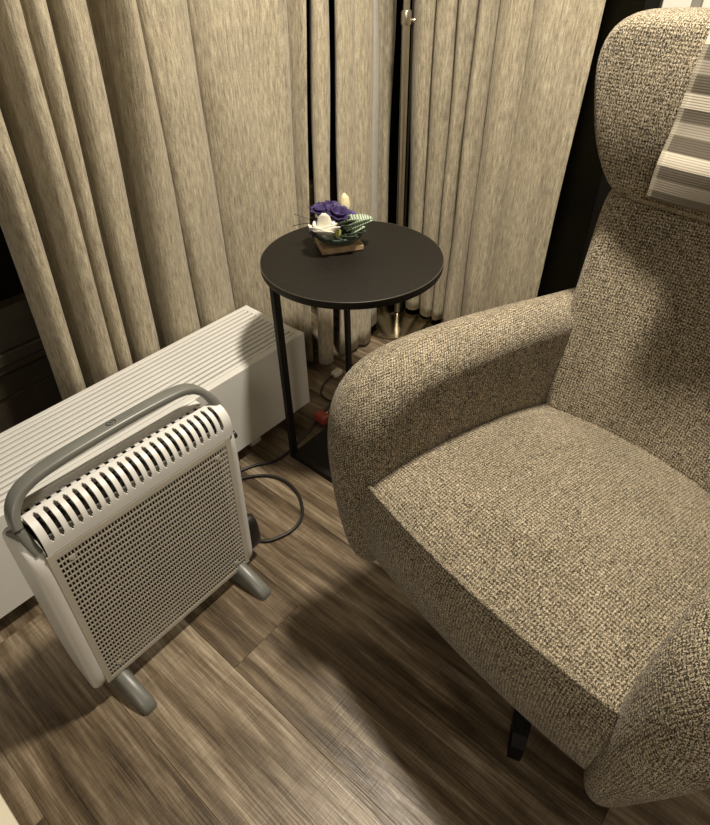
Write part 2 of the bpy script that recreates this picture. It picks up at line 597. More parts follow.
tag(wl, 'plain beige wall on the left side of the room', 'wall', kind='structure')
wf = MB().box(-2.28, 2.0, -2.48, -2.4, 0, 2.5).build('wall_front', 'wallpaint')
tag(wf, 'plain beige wall behind the viewer', 'wall', kind='structure')
ce = MB().box(-2.28, 2.0, -2.48, 1.64, 2.5, 2.58).build('ceiling', 'wallpaint')
tag(ce, 'plain light ceiling of the room', 'ceiling', kind='structure')

# ================================================================ CURTAINS
def curtain(name, ctrl, z0, z1, along, zt, zb, hem_wave=0.004, n=14, nz=56, start=0.0):
    """ctrl: (x_top, y_top, x_bot, y_bot) at heights zt, zb. One pleated cloth with its own thickness."""
    ctrl = [tuple(c) for c in ctrl]
    prof = catmull(ctrl, n)
    s = [start]
    for a, b in zip(prof, prof[1:]):
        s.append(s[-1] + math.hypot(b[2] - a[2], b[3] - a[3]))
    rows, uv = [], []
    for i in range(nz + 1):
        z = z0 + (z1 - z0) * i / nz
        t = (z - zb) / (zt - zb)
        t = max(-0.25, min(1.25, t))
        row = []
        for j, p in enumerate(prof):
            wob = 0.003 * math.sin(5.3 * z + 0.9 * s[j] * 20) + 0.002 * math.sin(11 * z + s[j] * 33)
            x = p[2] + (p[0] - p[2]) * t + (0 if along == 'x' else wob)
            y = p[3] + (p[1] - p[3]) * t + (wob if along == 'x' else 0)
            zz = z + (hem_wave * math.sin(s[j] * 25) if i == 0 else 0)
            row.append((x, y, zz))
            uv.append((s[j], z))
        rows.append(row)
    mb = MB().grid(rows)
    o = mb.build('cloth', 'curtain', None, smooth=True, uv=uv)
    md = o.modifiers.new('thick', 'SOLIDIFY')
    md.thickness = 0.003
    md.offset = 0
    return o, rows, s

lc = empty('pleated_curtain')
tag(lc, 'long beige pleated curtain hanging behind the white radiator', 'curtain', 'beige slub curtains')
XT = [0.44, 0.456, 0.5256, 0.5885, 0.6381, 0.668, 0.7312, 0.7792, 0.7996, 0.8227, 0.9712, 1.08, 1.18, 1.256, 1.29]
XB = [0.382, 0.396, 0.4467, 0.5194, 0.5663, 0.612, 0.6684, 0.6946, 0.7361, 0.8187, 0.957, 1.045, 1.120, 1.142, 1.160]
def xbot(x):
    for i in range(len(XT) - 1):
        if x <= XT[i + 1]:
            return XB[i] + (XB[i + 1] - XB[i]) * (x - XT[i]) / (XT[i + 1] - XT[i])
    return XB[-1]
lp = [(0.440, 1.37), (0.452, 1.335), (0.470, 1.312), (0.496, 1.325), (0.506, 1.40), (0.511, 1.465), (0.533, 1.47), (0.543, 1.40), (0.548, 1.32), (0.562, 1.295), (0.578, 1.302),
      (0.586, 1.330), (0.5885, 1.365), (0.593, 1.330), (0.604, 1.300), (0.622, 1.300), (0.631, 1.33), (0.634, 1.40), (0.637, 1.455), (0.646, 1.455), (0.650, 1.39), (0.654, 1.32), (0.670, 1.295), (0.700, 1.305),
      (0.720, 1.335), (0.728, 1.39), (0.735, 1.45), (0.752, 1.472), (0.770, 1.472), (0.777, 1.41), (0.781, 1.325), (0.796, 1.288), (0.813, 1.298), (0.8205, 1.325), (0.8227, 1.355), (0.826, 1.325), (0.840, 1.300),
      (0.880, 1.288), (0.935, 1.308), (0.962, 1.335), (0.9712, 1.362), (0.980, 1.340), (1.010, 1.312), (1.080, 1.288), (1.180, 1.272), (1.236, 1.296), (1.252, 1.325), (1.257, 1.352), (1.262, 1.318), (1.270, 1.282), (1.277, 1.273), (1.284, 1.285), (1.286, 1.32)]
left = []
for x, y in lp:
    k = max(0.0, min(1.0, (x - 0.98) / 0.25))
    left.append((x, y, xbot(x), max(1.303, y) if x < 0.99 else y - 0.055 * k))
o, rows, s = curtain('cloth', left, 0.016, 2.3, 'x', 1.05, 0.02, nz=60)
o.parent = lc
nc_ = empty('pleated_curtain')
tag(nc_, 'slender beige curtain fold between two dark gaps above the table', 'curtain', 'beige slub curtains')
nar = [(1.327, 1.300, 1.188, 1.222), (1.304, 1.276, 1.167, 1.200), (1.309, 1.260, 1.164, 1.178), (1.326, 1.252, 1.176, 1.166), (1.346, 1.258, 1.196, 1.161), (1.353, 1.272, 1.206, 1.172), (1.352, 1.300, 1.208, 1.200)]
o, _, _ = curtain('cloth', nar, 0.016, 2.3, 'x', 1.05, 0.02, nz=40, start=3.0)
o.parent = nc_
mc = empty('pleated_curtain')
tag(mc, 'smooth beige curtain panel with pale lining edge behind the flowers', 'curtain', 'beige slub curtains')
mid_ = [(1.404, 1.284, 1.278, 1.200), (1.384, 1.264, 1.254, 1.178), (1.392, 1.252, 1.262, 1.166), (1.430, 1.246, 1.310, 1.156), (1.455, 1.262, 1.335, 1.166), (1.475, 1.248, 1.355, 1.150), (1.515, 1.250, 1.395, 1.156), (1.535, 1.268, 1.425, 1.180)]
o, _, _ = curtain('cloth', mid_, 0.016, 2.3, 'x', 1.05, 0.02, nz=40, start=4.0)
o.parent = mc
# pale lining showing along its leading edge
lin = [(1.533, 1.272, 1.432, 1.187), (1.552, 1.268, 1.450, 1.186), (1.575, 1.275, 1.474, 1.190), (1.590, 1.300, 1.492, 1.215)]
o2, _, _ = curtain('lining', lin, 0.03, 2.3, 'x', 1.05, 0.02, nz=30)
o2.data.materials[0] = M['lining']
o2.name = 'lining'
o2.parent = mc

cc = empty('pleated_curtain')
tag(cc, 'narrow beige curtain strip in the dark corner behind the lamp pole', 'curtain', 'beige slub curtains')
cor = [(1.650, 1.40, 1.580, 1.36), (1.662, 1.350, 1.590, 1.315), (1.676, 1.332, 1.604, 1.300), (1.692, 1.338, 1.618, 1.305), (1.698, 1.372, 1.624, 1.335), (1.704, 1.340, 1.630, 1.305), (1.718, 1.328, 1.645, 1.297), (1.734, 1.338, 1.660, 1.305), (1.745, 1.37, 1.672, 1.34), (1.765, 1.42, 1.69, 1.39), (1.80, 1.44, 1.73, 1.42)]
o, _, _ = curtain('cloth', cor, 0.018, 2.3, 'x', 1.05, 0.02, nz=30, start=5.0)
o.parent = cc

rc = empty('pleated_curtain')
tag(rc, 'wide beige curtain hanging between floor lamp and armchair', 'curtain', 'beige slub curtains')
right = [  # along -y at x ~ 1.66
    (1.700, 1.235, 1.690, 1.215),
    (1.672, 1.222, 1.664, 1.200),
    (1.655, 1.195, 1.645, 1.175),
    (1.658, 1.160, 1.648, 1.148),
    (1.705, 1.141, 1.690, 1.130),
    (1.660, 1.132, 1.648, 1.121),
    (1.652, 1.100, 1.640, 1.096),
    (1.662, 1.078, 1.650, 1.080),
    (1.705, 1.068, 1.690, 1.068),
    (1.664, 1.060, 1.650, 1.060),
    (1.655, 1.038, 1.640, 1.040),
    (1.690, 1.022, 1.665, 1.026),
    (1.712, 1.014, 1.682, 1.018),
    (1.672, 1.002, 1.640, 1.006),
    (1.650, 0.980, 1.620, 0.984),
    (1.662, 0.966, 1.630, 0.962),
    (1.702, 0.954, 1.668, 0.946),
    (1.672, 0.940, 1.640, 0.932),
    (1.655, 0.905, 1.622, 0.900),
    (1.660, 0.870, 1.632, 0.868),
    (1.682, 0.848, 1.655, 0.852),
    (1.660, 0.828, 1.635, 0.836),
    (1.652, 0.780, 1.625, 0.785),
    (1.664, 0.735, 1.638, 0.742),
    (1.658, 0.690, 1.632, 0.700),
    (1.662, 0.656, 1.640, 0.672),
]
right = [(1.66 + (a - 1.66) * 1.3, b, c, d) for a, b, c, d in right]
o, _, _ = curtain('cloth', right, 0.020, 2.3, 'y', 1.03, 0.12, nz=56, start=9.0)
o.parent = rc

# ================================================================ RADIATOR
RX0, RX1, RY0, RY1, RZ0, RZ1 = -0.9, 0.9632, 1.0412, 1.2888, 0.05, 0.301
rad = empty('convector_radiator', ((RX0 + RX1) / 2, (RY0 + RY1) / 2, 0))
tag(rad, 'long low white convector radiator with slatted top below the curtain', 'radiator')
def rl(mb):
    for v in mb.v:
        v -= rad.location
    return mb
T = 0.012
mb = MB()
mb.box(RX0, RX1, RY0, RY0 + T, RZ0, RZ1, 0.002)
mb.box(RX0, RX1, RY1 - T, RY1, RZ0, RZ1, 0.002)
rl(mb).build('body', 'rad', rad)
for x0, x1 in ((RX0, RX0 + T), (RX1 - T, RX1)):
    rl(MB().box(x0, x1, RY0 + 0.001, RY1 - 0.001, RZ0, RZ1 - 0.0004, 0.002)).build('end_panel', 'rad', rad)
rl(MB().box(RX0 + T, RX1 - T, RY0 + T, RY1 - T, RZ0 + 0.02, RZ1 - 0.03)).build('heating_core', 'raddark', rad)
ns = 12
ya, yb = RY0 + 0.020, RY1 - 0.016
rl(MB().box(RX0, RX1, RY0 + 0.002, ya, RZ1 - 0.010, RZ1 + 0.0006, 0.001)).build('rim', 'rad', rad)
rl(MB().box(RX0, RX1, yb, RY1 - 0.002, RZ1 - 0.010, RZ1 + 0.0006, 0.001)).build('rim', 'rad', rad)
rl(MB().box(RX1 - 0.022, RX1 - 0.001, ya, yb, RZ1 - 0.010, RZ1 + 0.0006, 0.001)).build('rim', 'rad', rad)
pitch = (yb - ya) / ns
for i in range(ns):
    y = ya + pitch * (i + 0.5)
    rl(MB().box(RX0 + 0.01, RX1 - 0.021, y - pitch * 0.29, y + pitch * 0.29, RZ1 - 0.016, RZ1 - 0.0005, 0.001)).build('slat', 'rad', rad)
for x in (-0.6, 0.76):
    rl(MB().box(x - 0.02, x + 0.02, RY0 + 0.03, RY1 - 0.03, 0.0, RZ0 + 0.022, 0.003)).build('foot', 'rad', rad)

# ================================================================ SIDE TABLE
TX, TY, TZ, TR = 0.990, 0.879, 0.57, 0.2205
tb = empty('side_table', (TX, TY, 0))
tag(tb, 'round black metal side table standing between radiator and armchair', 'table')
MB().lathe([(TR - 0.006, TZ - 0.020), (TR - 0.001, TZ - 0.0185), (TR, TZ - 0.016), (TR, TZ - 0.002), (TR - 0.0015, TZ - 0.0004), (TR - 0.004, TZ)], 96).build('table_top', 'tabletop', tb, smooth=True, sharp=35)
e = MB()
nn = 96
e.tube([((TR - 0.0008) * math.cos(2 * math.pi * k / nn), (TR - 0.0008) * math.sin(2 * math.pi * k / nn), TZ - 0.0012) for k in range(nn + 1)], 0.0011, 6, cap=False)
e.build('edge_rim', 'rim', tb, smooth=True)
lx, ly = 0.797 - TX, 0.950 - TY
MB().box(lx - 0.010, lx + 0.010, ly - 0.007, ly + 0.007, 0.0, TZ - 0.020, 0.0012).build('leg', 'black', tb)
lx2 = 1.045 - TX
MB().box(lx2 - 0.008, lx2 + 0.008, ly - 0.006, ly + 0.006, 0.0, TZ - 0.020, 0.001).build('leg', 'black', tb)
MB().box(lx - 0.010, lx2 + 0.08, ly - 0.33, ly + 0.007, 0.0, 0.007, 0.001).build('base_plate', 'black', tb)
MB().box(lx - 0.010, lx + 0.010, ly - 0.33, ly - 0.007, 0.007, 0.020, 0.001).build('base_bar', 'black', tb)
MB().box(lx + 0.010, lx2 - 0.006, ly - 0.006, ly + 0.006, TZ - 0.030, TZ - 0.020, 0.001).build('top_bar', 'black', tb)

# ================================================================ FLOOR LAMP
LX, LY = 1.604, 1.196
fp = empty('floor_lamp', (LX, LY, 0))
tag(fp, 'slim steel floor lamp pole with polished round base in the curtain corner', 'lamp')
MB().lathe([(0.173, 0.0), (0.175, 0.002), (0.175, 0.008), (0.172, 0.010), (0.03, 0.011), (0.012, 0.016), (0.010, 0.03)], 64).build('base', 'lampbase', fp, smooth=True, sharp=40)
MB().lathe([(0.0115, 0.02), (0.0115, 0.97)], 20).build('pole', 'chrome', fp, smooth=True, sharp=40)
MB().lathe([(0.0135, 0.955), (0.0145, 0.958), (0.0145, 0.985), (0.0125, 0.99)], 20).build('collar', 'chrome', fp, smooth=True, sharp=40)
MB().lathe([(0.0095, 0.98), (0.0095, 1.75)], 16).build('upper_pole', 'chrome', fp, smooth=True, sharp=40)
kn = MB().tube([(0.010, -0.010, 0.965), (0.018, -0.018, 0.965), (0.021, -0.021, 0.965)], [0.004, 0.006, 0.004], 10)
kn.build('knob', 'chrome', fp, smooth=True)
MB().tube([(0.022, -0.006, 0.02), (0.023, -0.006, 0.9), (0.022, -0.006, 1.7)], 0.003, 6).build('cord', 'cable', fp, smooth=True)
# lamp head out of the frame: arm and shade
MB().tube(catmull([(0, 0, 1.74), (-0.05, -0.06, 1.82), (-0.16, -0.2, 1.85)], 8), 0.006, 10).build('arm', 'chrome', fp, smooth=True)
MB().grid([[(-0.17 + r * math.cos(2 * math.pi * k / 24), -0.21 + r * math.sin(2 * math.pi * k / 24), z) for k in range(24)] for r, z in ((0.02, 1.86), (0.05, 1.85), (0.085, 1.79), (0.083, 1.79), (0.048, 1.845))], closed_u=True).build('shade', 'chrome', fp, smooth=True)

# ================================================================ PANEL HEATER
HW, HH = 0.377, 0.386
heater = empty('panel_heater', (0.0758, 0.7326, 0.0), math.radians(2.2))
tag(heater, 'white portable panel heater with perforated front and grey carry handle', 'heater')
ROLL = math.radians(2.7)  # heater body tilted sideways to fit image corners; feet stay flat on floor
ZB = 0.058
def hp(u, d, v):
    """u along the width, d back from the front face, v up from the panel's lower edge"""
    return Vector((u * math.cos(ROLL) + v * math.sin(ROLL), d, ZB + v * math.cos(ROLL) - u * math.sin(ROLL)))
def hbox(name, mat, parent, u0, u1, d0, d1, v0, v1, c=0.001):
    b = MB().box(u0, u1, d0, d1, v0, v1, c)
    b.v = [hp(*p) for p in b.v]
    return b.build(name, mat, parent)

# perforated front: a plate with real holes
def perforated(u0, u1, v0, v1, nu, nv, d0, d1, hw, hh):
    b = MB()
    pu, pv = (u1 - u0) / nu, (v1 - v0) / nv
    V, Fc = [], []
    for i in range(nu):
        for j in range(nv):
            a0, b0 = u0 + i * pu, v0 + j * pv
            a1, b1 = a0 + pu, b0 + pv
            cu, cv = (a0 + a1) / 2, (b0 + b1) / 2
            k = len(V)
            V += [(a0, d0, b0), (a1, d0, b0), (a1, d0, b1), (a0, d0, b1)]
            for d in (d0, d1):
                V += [(cu - hw, d, cv - hh), (cu + hw, d, cv - hh), (cu + hw, d, cv + hh), (cu - hw, d, cv + hh)]
            for q in range(4):
                r = (q + 1) % 4
                Fc.append((k + q, k + r, k + 4 + r, k + 4 + q))
                Fc.append((k + 4 + q, k + 4 + r, k + 8 + r, k + 8 + q))
    b.add([hp(*p) for p in V], Fc)
    return b
mx_, my_ = 0.011, 0.010
gr = perforated(mx_, HW - mx_, my_, HH - 0.014, 58, 28, 0.0, 0.0010, 0.00215, 0.0046).build('front_grille', 'grille', heater)
fr = MB()
for a in ((0, mx_, 0, HH), (HW - mx_, HW, 0, HH), (mx_, HW - mx_, 0, my_), (mx_, HW - mx_, HH - 0.014, HH - 0.002)):
    fr.box(a[0], a[1], -0.0004, 0.003, a[2], a[3])
fr.v = [hp(*p) for p in fr.v]
fr.build('grille_border', 'grille', gr)
for u, v in ((0.035, 0.355), (0.342, 0.355), (0.035, 0.03), (0.342, 0.03)):
    sc = MB().tube([hp(u, 0.003, v), hp(u, -0.0006, v)], 0.0050, 12)
    sc.build('screw', 'grille', gr)
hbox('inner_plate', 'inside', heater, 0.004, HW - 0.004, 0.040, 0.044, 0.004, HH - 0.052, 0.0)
hbox('back_plate', 'heat', heater, 0.004, HW - 0.004, 0.084, 0.088, 0.01, HH + 0.03, 0.0)
hbox('heating_element', 'mica', heater, 0.02, HW - 0.02, 0.016, 0.020, HH - 0.02, HH + 0.022, 0.0)

# curved slotted crown: profile in (d, v) swept along u, with 22 slots through it
prof = [(0.000, HH), (0.000, HH + 0.014), (0.0006, HH + 0.026), (0.003, HH + 0.037), (0.008, HH + 0.047), (0.015, HH + 0.0545), (0.024, HH + 0.0595), (0.034, HH + 0.062), (0.044, HH + 0.063)]
prof = catmull(prof, 3)
npf = len(prof)
NS = 22
su0, su1 = 0.012, HW - 0.004
sp = (su1 - su0) / NS
cols = [0.004]
kinds = []
for i in range(NS):
    c = su0 + sp * (i + 0.5)
    cols += [c - sp * 0.23, c - sp * 0.12, c + sp * 0.12, c + sp * 0.23]
cols.append(HW + 0.010)
i0, i1 = 5, npf - 3          # slot from this profile row to that one
cr = MB()
def shell(dd):
    out = []
    for u in cols:
        row = []
        for k, (d, v) in enumerate(prof):
            a = prof[max(k - 1, 0)]; b2 = prof[min(k + 1, npf - 1)]
            tx, tz = b2[0] - a[0], b2[1] - a[1]
            l = math.hypot(tx, tz)
            row.append(hp(u, d + tz / l * dd, v - tx / l * dd))
        out.append(row)
    return out
A, B = shell(0.0), shell(0.0028)
nc = len(cols)
V = [p for r in A for p in r] + [p for r in B for p in r]
off2 = nc * npf
Fc = []
def solid(c, k):
    if c == 0 or c == nc - 2:
        return True
    ph = (c - 1) % 4
    if ph == 3:
        return True
    if ph == 1:
        return not (i0 <= k < i1)
    return not (i0 + 1 <= k < i1 - 1)
for c in range(nc - 1):
    for k in range(npf - 1):
        a = c * npf + k; b2 = (c + 1) * npf + k
        if solid(c, k):
            Fc.append((a, b2, b2 + 1, a + 1))
            Fc.append((off2 + a, off2 + a + 1, off2 + b2 + 1, off2 + b2))
            # walls towards open neighbours
            if c + 1 < nc - 1 and not solid(c + 1, k): Fc.append((b2, off2 + b2, off2 + b2 + 1, b2 + 1))
            if c - 1 >= 0 and not solid(c - 1, k): Fc.append((a, a + 1, off2 + a + 1, off2 + a))
            if k + 1 < npf - 1 and not solid(c, k + 1): Fc.append((a + 1, b2 + 1, off2 + b2 + 1, off2 + a + 1))
            if k - 1 >= 0 and not solid(c, k - 1): Fc.append((a, off2 + a, off2 + b2, b2))
for base_ in (0, (nc - 1) * npf):
    for k in range(npf - 1):
        Fc.append((base_ + k, base_ + k + 1, off2 + base_ + k + 1, off2 + base_ + k))
cr.add(V, Fc)
crown = cr.build('slotted_top', 'heat', heater, smooth=True, sharp=40)
# rear top strip with a row of short slots, lower than the crown
nb = 20
rb = MB()
for i in range(nb):
    a0 = 0.012 + (HW - 0.024) * i / nb
    a1 = 0.012 + (HW - 0.024) * (i + 1) / nb
    m0, m1 = a0 + (a1 - a0) * 0.22, a0 + (a1 - a0) * 0.68
    rb.box(a0, m0, 0.056, 0.072, HH + 0.046, HH + 0.050)
    rb.box(m1, a1, 0.056, 0.072, HH + 0.046, HH + 0.050)
rb.box(0.004, HW - 0.004, 0.040, 0.060, HH + 0.046, HH + 0.050)
rb.box(0.004, HW - 0.004, 0.070, 0.088, HH + 0.046, HH + 0.050)
rb.box(0.004, HW - 0.004, 0.084, 0.089, HH + 0.02, HH + 0.053)
rb.box(0.004, HW - 0.004, 0.0405, 0.0435, HH + 0.046, HH + 0.061)
rb.v = [hp(*p) for p in rb.v]
rb.build('rear_vent', 'heat', heater)
hbox('slot_shade_box', 'inside', heater, 0.006, HW - 0.006, 0.024, 0.080, HH - 0.051, HH + 0.042, 0.0)  # dark block added as the shade seen through the top slots

# end caps: moulded cheeks, rounded below
def cheek(side):
    out = [(0.000, -0.004), (-0.002, 0.02), (-0.0015, 0.20), (-0.001, HH - 0.03), (0.002, HH + 0.006), (0.012, HH + 0.022), (0.030, HH + 0.036),
           (0.060, HH + 0.040), (0.082, HH + 0.036), (0.090, HH + 0.01), (0.091, 0.26), (0.086, 0.12), (0.074, 0.045), (0.055, 0.020), (0.035, 0.010), (0.022, -0.010), (0.010, -0.014)]
    out = catmull(out, 4, closed=True)
    u0, u1 = (-0.024, 0.004) if side < 0 else (HW - 0.004, HW + 0.016)
    mid, half = (u0 + u1) / 2, (u1 - u0) / 2
    mbb, _ = slab(out, 0.007, lambda d, v, w: hp(mid + w * half, d, v), nphi=6, ncap=3)
    return mbb.build('side_cheek', 'heat', heater, smooth=True, sharp=50)
for sd in (-1, 1):
    cheek(sd)
# grey carry handle: flat bail from cheek to cheek
hc = [(-0.004, 0.016, HH + 0.006), (-0.008, 0.028, HH + 0.030), (-0.009, 0.040, HH + 0.056), (0.002, 0.052, HH + 0.082), (0.028, 0.060, HH + 0.099), (0.08, 0.063, HH + 0.108),
      (0.19, 0.064, HH + 0.112), (0.29, 0.064, HH + 0.111), (0.340, 0.062, HH + 0.106), (0.366, 0.056, HH + 0.091), (0.382, 0.044, HH + 0.066), (0.388, 0.034, HH + 0.040), (0.388, 0.024, HH + 0.016)]
pth = catmull(hc, 6)
hb = MB()
rws = []
for i, p in enumerate(pth):
    a = Vector(pth[max(i - 1, 0)]); b2 = Vector(pth[min(i + 1, len(pth) - 1)])
    t = (b2 - a).normalized()
    dn = Vector((0, 1, 0))
    dn = (dn - t * dn.dot(t)).normalized()
    on = t.cross(dn).normalized() * -1
    if on.z < 0 and 8 < i < len(pth) - 8:
        on = -on
    row = []
    for k in range(16):
        an = 2 * math.pi * k / 16
        cx_, sx_ = math.cos(an), math.sin(an)
        ex = math.copysign(abs(cx_) ** 0.5, cx_) * 0.0135
        ey = math.copysign(abs(sx_) ** 0.5, sx_) * 0.0078
        q = Vector(p) + dn * ex + on * ey
        row.append(hp(*q))
    rws.append(row)
hb.grid(rws, closed_u=True)
hb.f.append(tuple(range(16)))
hb.f.append(tuple((len(rws) - 1) * 16 + i for i in reversed(range(16))))
handle = hb.build('carry_handle', 'grey', heater, smooth=True, sharp=55)
# pivot nub on the left end
nub = MB().tube([hp(-0.008, 0.038, HH + 0.036), hp(-0.015, 0.043, HH + 0.042), hp(-0.024, 0.046, HH + 0.047)], [0.012, 0.009, 0.003], 12)
nub.build('handle_nub', 'grey', handle, smooth=True)
# oval emblem and two fine lines of small print on the handle
def on_handle(u, d):
    return hp(u, d, HH + 0.1118 + 0.0086)
ring = MB()
rr = []
for k in range(25):
    an = 2 * math.pi * k / 24
    rr.append(on_handle(0.190 + 0.0085 * math.cos(an), 0.0645 + 0.0055 * math.sin(an)))
ring.tube(rr, 0.0009, 6, cap=False)
for a, b2 in (((0.185, 0.063), (0.189, 0.0665)), ((0.189, 0.0665), (0.191, 0.0625)), ((0.191, 0.0625), (0.195, 0.066))):
    ring.tube([on_handle(*a), on_handle(*b2)], 0.0007, 5)
ring.build('emblem', 'ink', handle)
for d in (0.0615, 0.0670):
    MB().tube([on_handle(0.203, d), on_handle(0.233, d)], 0.0007, 5).build('print_line', 'ink', handle)
# feet: grey wedge skids resting on the floor
def foot(uc):
    c = hp(uc, 0, 0)
    xx = c.x
    rows = []
    for y, h, hw in ((-0.082, 0.010, 0.010), (-0.078, 0.018, 0.0145), (-0.066, 0.026, 0.0165), (-0.040, 0.040, 0.0172), (-0.010, 0.053, 0.0175), (0.03, 0.060, 0.0175), (0.09, 0.060, 0.0175), (0.13, 0.030, 0.017), (0.152, 0.008, 0.012)):
        row = []
        for k in range(13):
            an = math.pi * k / 12
            cxx = math.cos(an)
            sxx = math.sin(an)
            row.append((xx + hw * math.copysign(abs(cxx) ** 0.6, cxx), y, max(0.0005, h * abs(sxx) ** 0.6)))
        row.append((xx - hw, y, 0.0))
        row.append((xx + hw, y, 0.0))
        rows.append(row)
    b = MB().grid(rows, closed_u=True)
    n = len(rows[0])
    b.f.append(tuple(range(n)))
    b.f.append(tuple((len(rows) - 1) * n + i for i in reversed(range(n))))
    return b.build('foot', 'grey', heater, smooth=True, sharp=50)
foot(0.028)
foot(HW - 0.026)
# cord winder and control dial on the right cheek
out = catmull([(0.012, 0.01), (0.010, 0.05), (0.018, 0.085), (0.036, 0.098), (0.054, 0.085), (0.064, 0.05), (0.062, 0.01), (0.038, -0.008)], 4, closed=True)
mbb, _ = slab(out, 0.004, lambda d, v, w: hp(HW + 0.034 + w * 0.019, d, v), nphi=6, ncap=2)
mbb.build('cord_winder', 'cable', heater, smooth=True)
MB().tube([hp(HW + 0.014, 0.028, HH - 0.030), hp(HW + 0.034, 0.028, HH - 0.030)], 0.009, 14).build('dial', 'cable', heater, smooth=True, sharp=40)
for vv in (0.27, 0.245):
    MB().tube([hp(HW + 0.014, 0.024, vv), hp(HW + 0.030, 0.024, vv)], 0.005, 10).build('switch', 'cable', heater, smooth=True, sharp=40)

# heater cord looping over the floor
cd = catmull([(0.520, 0.812, 0.010), (0.522, 0.798, 0.006), (0.545, 0.774, 0.005), (0.600, 0.757, 0.005), (0.650, 0.772, 0.005), (0.692, 0.825, 0.005), (0.706, 0.890, 0.005), (0.690, 0.945, 0.005), (0.650, 0.985, 0.005), (0.610, 1.005, 0.005), (0.560, 1.010, 0.005), (0.50, 0.985, 0.005)], 8)
c1 = MB().tube(cd, 0.0042, 8).build('power_cord', 'cable', None, smooth=True)
tag(c1, 'black heater cord looping on the floor beside the heater', 'cord')
cd = catmull([(0.560, 1.034, 0.0044), (0.620, 1.030, 0.0044), (0.690, 1.006, 0.0044), (0.740, 0.976, 0.0044), (0.790, 0.970, 0.0044), (0.88, 0.985, 0.0044), (0.98, 1.01, 0.0044), (1.06, 1.03, 0.0044)], 8)
c2 = MB().tube(cd, 0.0038, 8).build('power_cord', 'cable', None, smooth=True)
tag(c2, 'black cord running under the side table leg towards the corner', 'cord')
pl = empty('plug', (0.958, 1.005, 0.0))
tag(pl, 'small red plug lying on the floor behind the side table', 'plug')
MB().box(-0.014, 0.020, -0.035, 0.010, 0.0, 0.030, 0.005).build('plug_body', 'red', pl)
MB().tube([(0.016, -0.01, 0.015), (0.03, -0.01, 0.015)], 0.003, 8).build('plug_pin', 'chrome', pl)
pl = empty('adapter_plug', (1.165, 1.115, 0.0))
tag(pl, 'small off-white adapter on the floor under the curtain hem', 'plug')
MB().box(-0.02, 0.02, -0.014, 0.014, 0.0, 0.022, 0.006).build('adapter_body', 'plugw', pl)
MB().tube(catmull([(-0.02, 0, 0.01), (-0.06, 0.0, 0.004), (-0.11, -0.03, 0.004), (-0.12, -0.075, 0.004), (-0.105, -0.085, 0.004)], 6), 0.003, 8).build('adapter_cord', 'cable', pl, smooth=True)

# ================================================================ FLOWERS
fa = empty('flower_arrangement', (1.012, 0.940, TZ), math.radians(-33))
fa.scale = (1.12, 1.12, 1.15)
tag(fa, 'small flower arrangement of purple and white blooms on the black table', 'flowers')
MB().box(-0.047, 0.047, -0.037, 0.037, 0.0, 0.014, 0.003).build('wooden_block', 'tray', fa)
MB().lathe([(0.030, 0.014), (0.043, 0.020), (0.053, 0.030), (0.056, 0.036), (0.053, 0.037), (0.044, 0.026)], 32).build('bowl', 'bowl', fa, smooth=True, sharp=60)
def petal(base, dr, upd, length, width, curl, mat, name, parent, n=7, cup=0.35):
    """one petal: cupped sheet with thickness"""
    d = Vector(dr).normalized()
    u = Vector(upd)
    u = (u - d * u.dot(d)).normalized()
    sd = d.cross(u)
    rows = []
    for i in range(n + 1):
        t = i / n
        w = width * (math.sin(math.pi * min(1, 0.12 + 0.86 * t)) ** 0.55)
        c = Vector(base) + d * length * (t - 0.15 * curl * t * t) + u * length * curl * t * t
        rows.append([c + sd * w * k / 3 + u * cup * w * (abs(k) / 3) ** 2 for k in range(-3, 4)])
    o = MB().grid(rows).build(name, mat, parent, smooth=True)
    md = o.modifiers.new('thick', 'SOLIDIFY')
    md.thickness = 0.0012
    return o
def bloom(c, r, mat, name, n=7, lean=(0, 0, 1), open_=0.75):
    root = MB().lathe([(0.002, 0), (r * 0.28, 0.004), (r * 0.3, 0.012), (r * 0.12, 0.018)], 12)
    for v in root.v:
        v += Vector(c)
    ob = root.build(name, mat, fa, smooth=True)
    ax = Vector(lean).normalized()
    a1 = ax.orthogonal().normalized()
    a2 = ax.cross(a1)
    for ring_, (cnt, op, ln) in enumerate(((n, open_, 1.0), (n - 2, open_ * 0.55, 0.85))):
        for k in range(cnt):
            an = 2 * math.pi * (k + 0.5 * ring_) / cnt + random.uniform(-0.15, 0.15)
            rad_ = a1 * math.cos(an) + a2 * math.sin(an)
            dr = ax * (1 - op * 0.5) + rad_ * op
            petal(Vector(c), dr, ax * 0.4 - rad_, r * ln * random.uniform(0.9, 1.1), r * 0.42, -0.25, mat, 'petal', ob)
    return ob
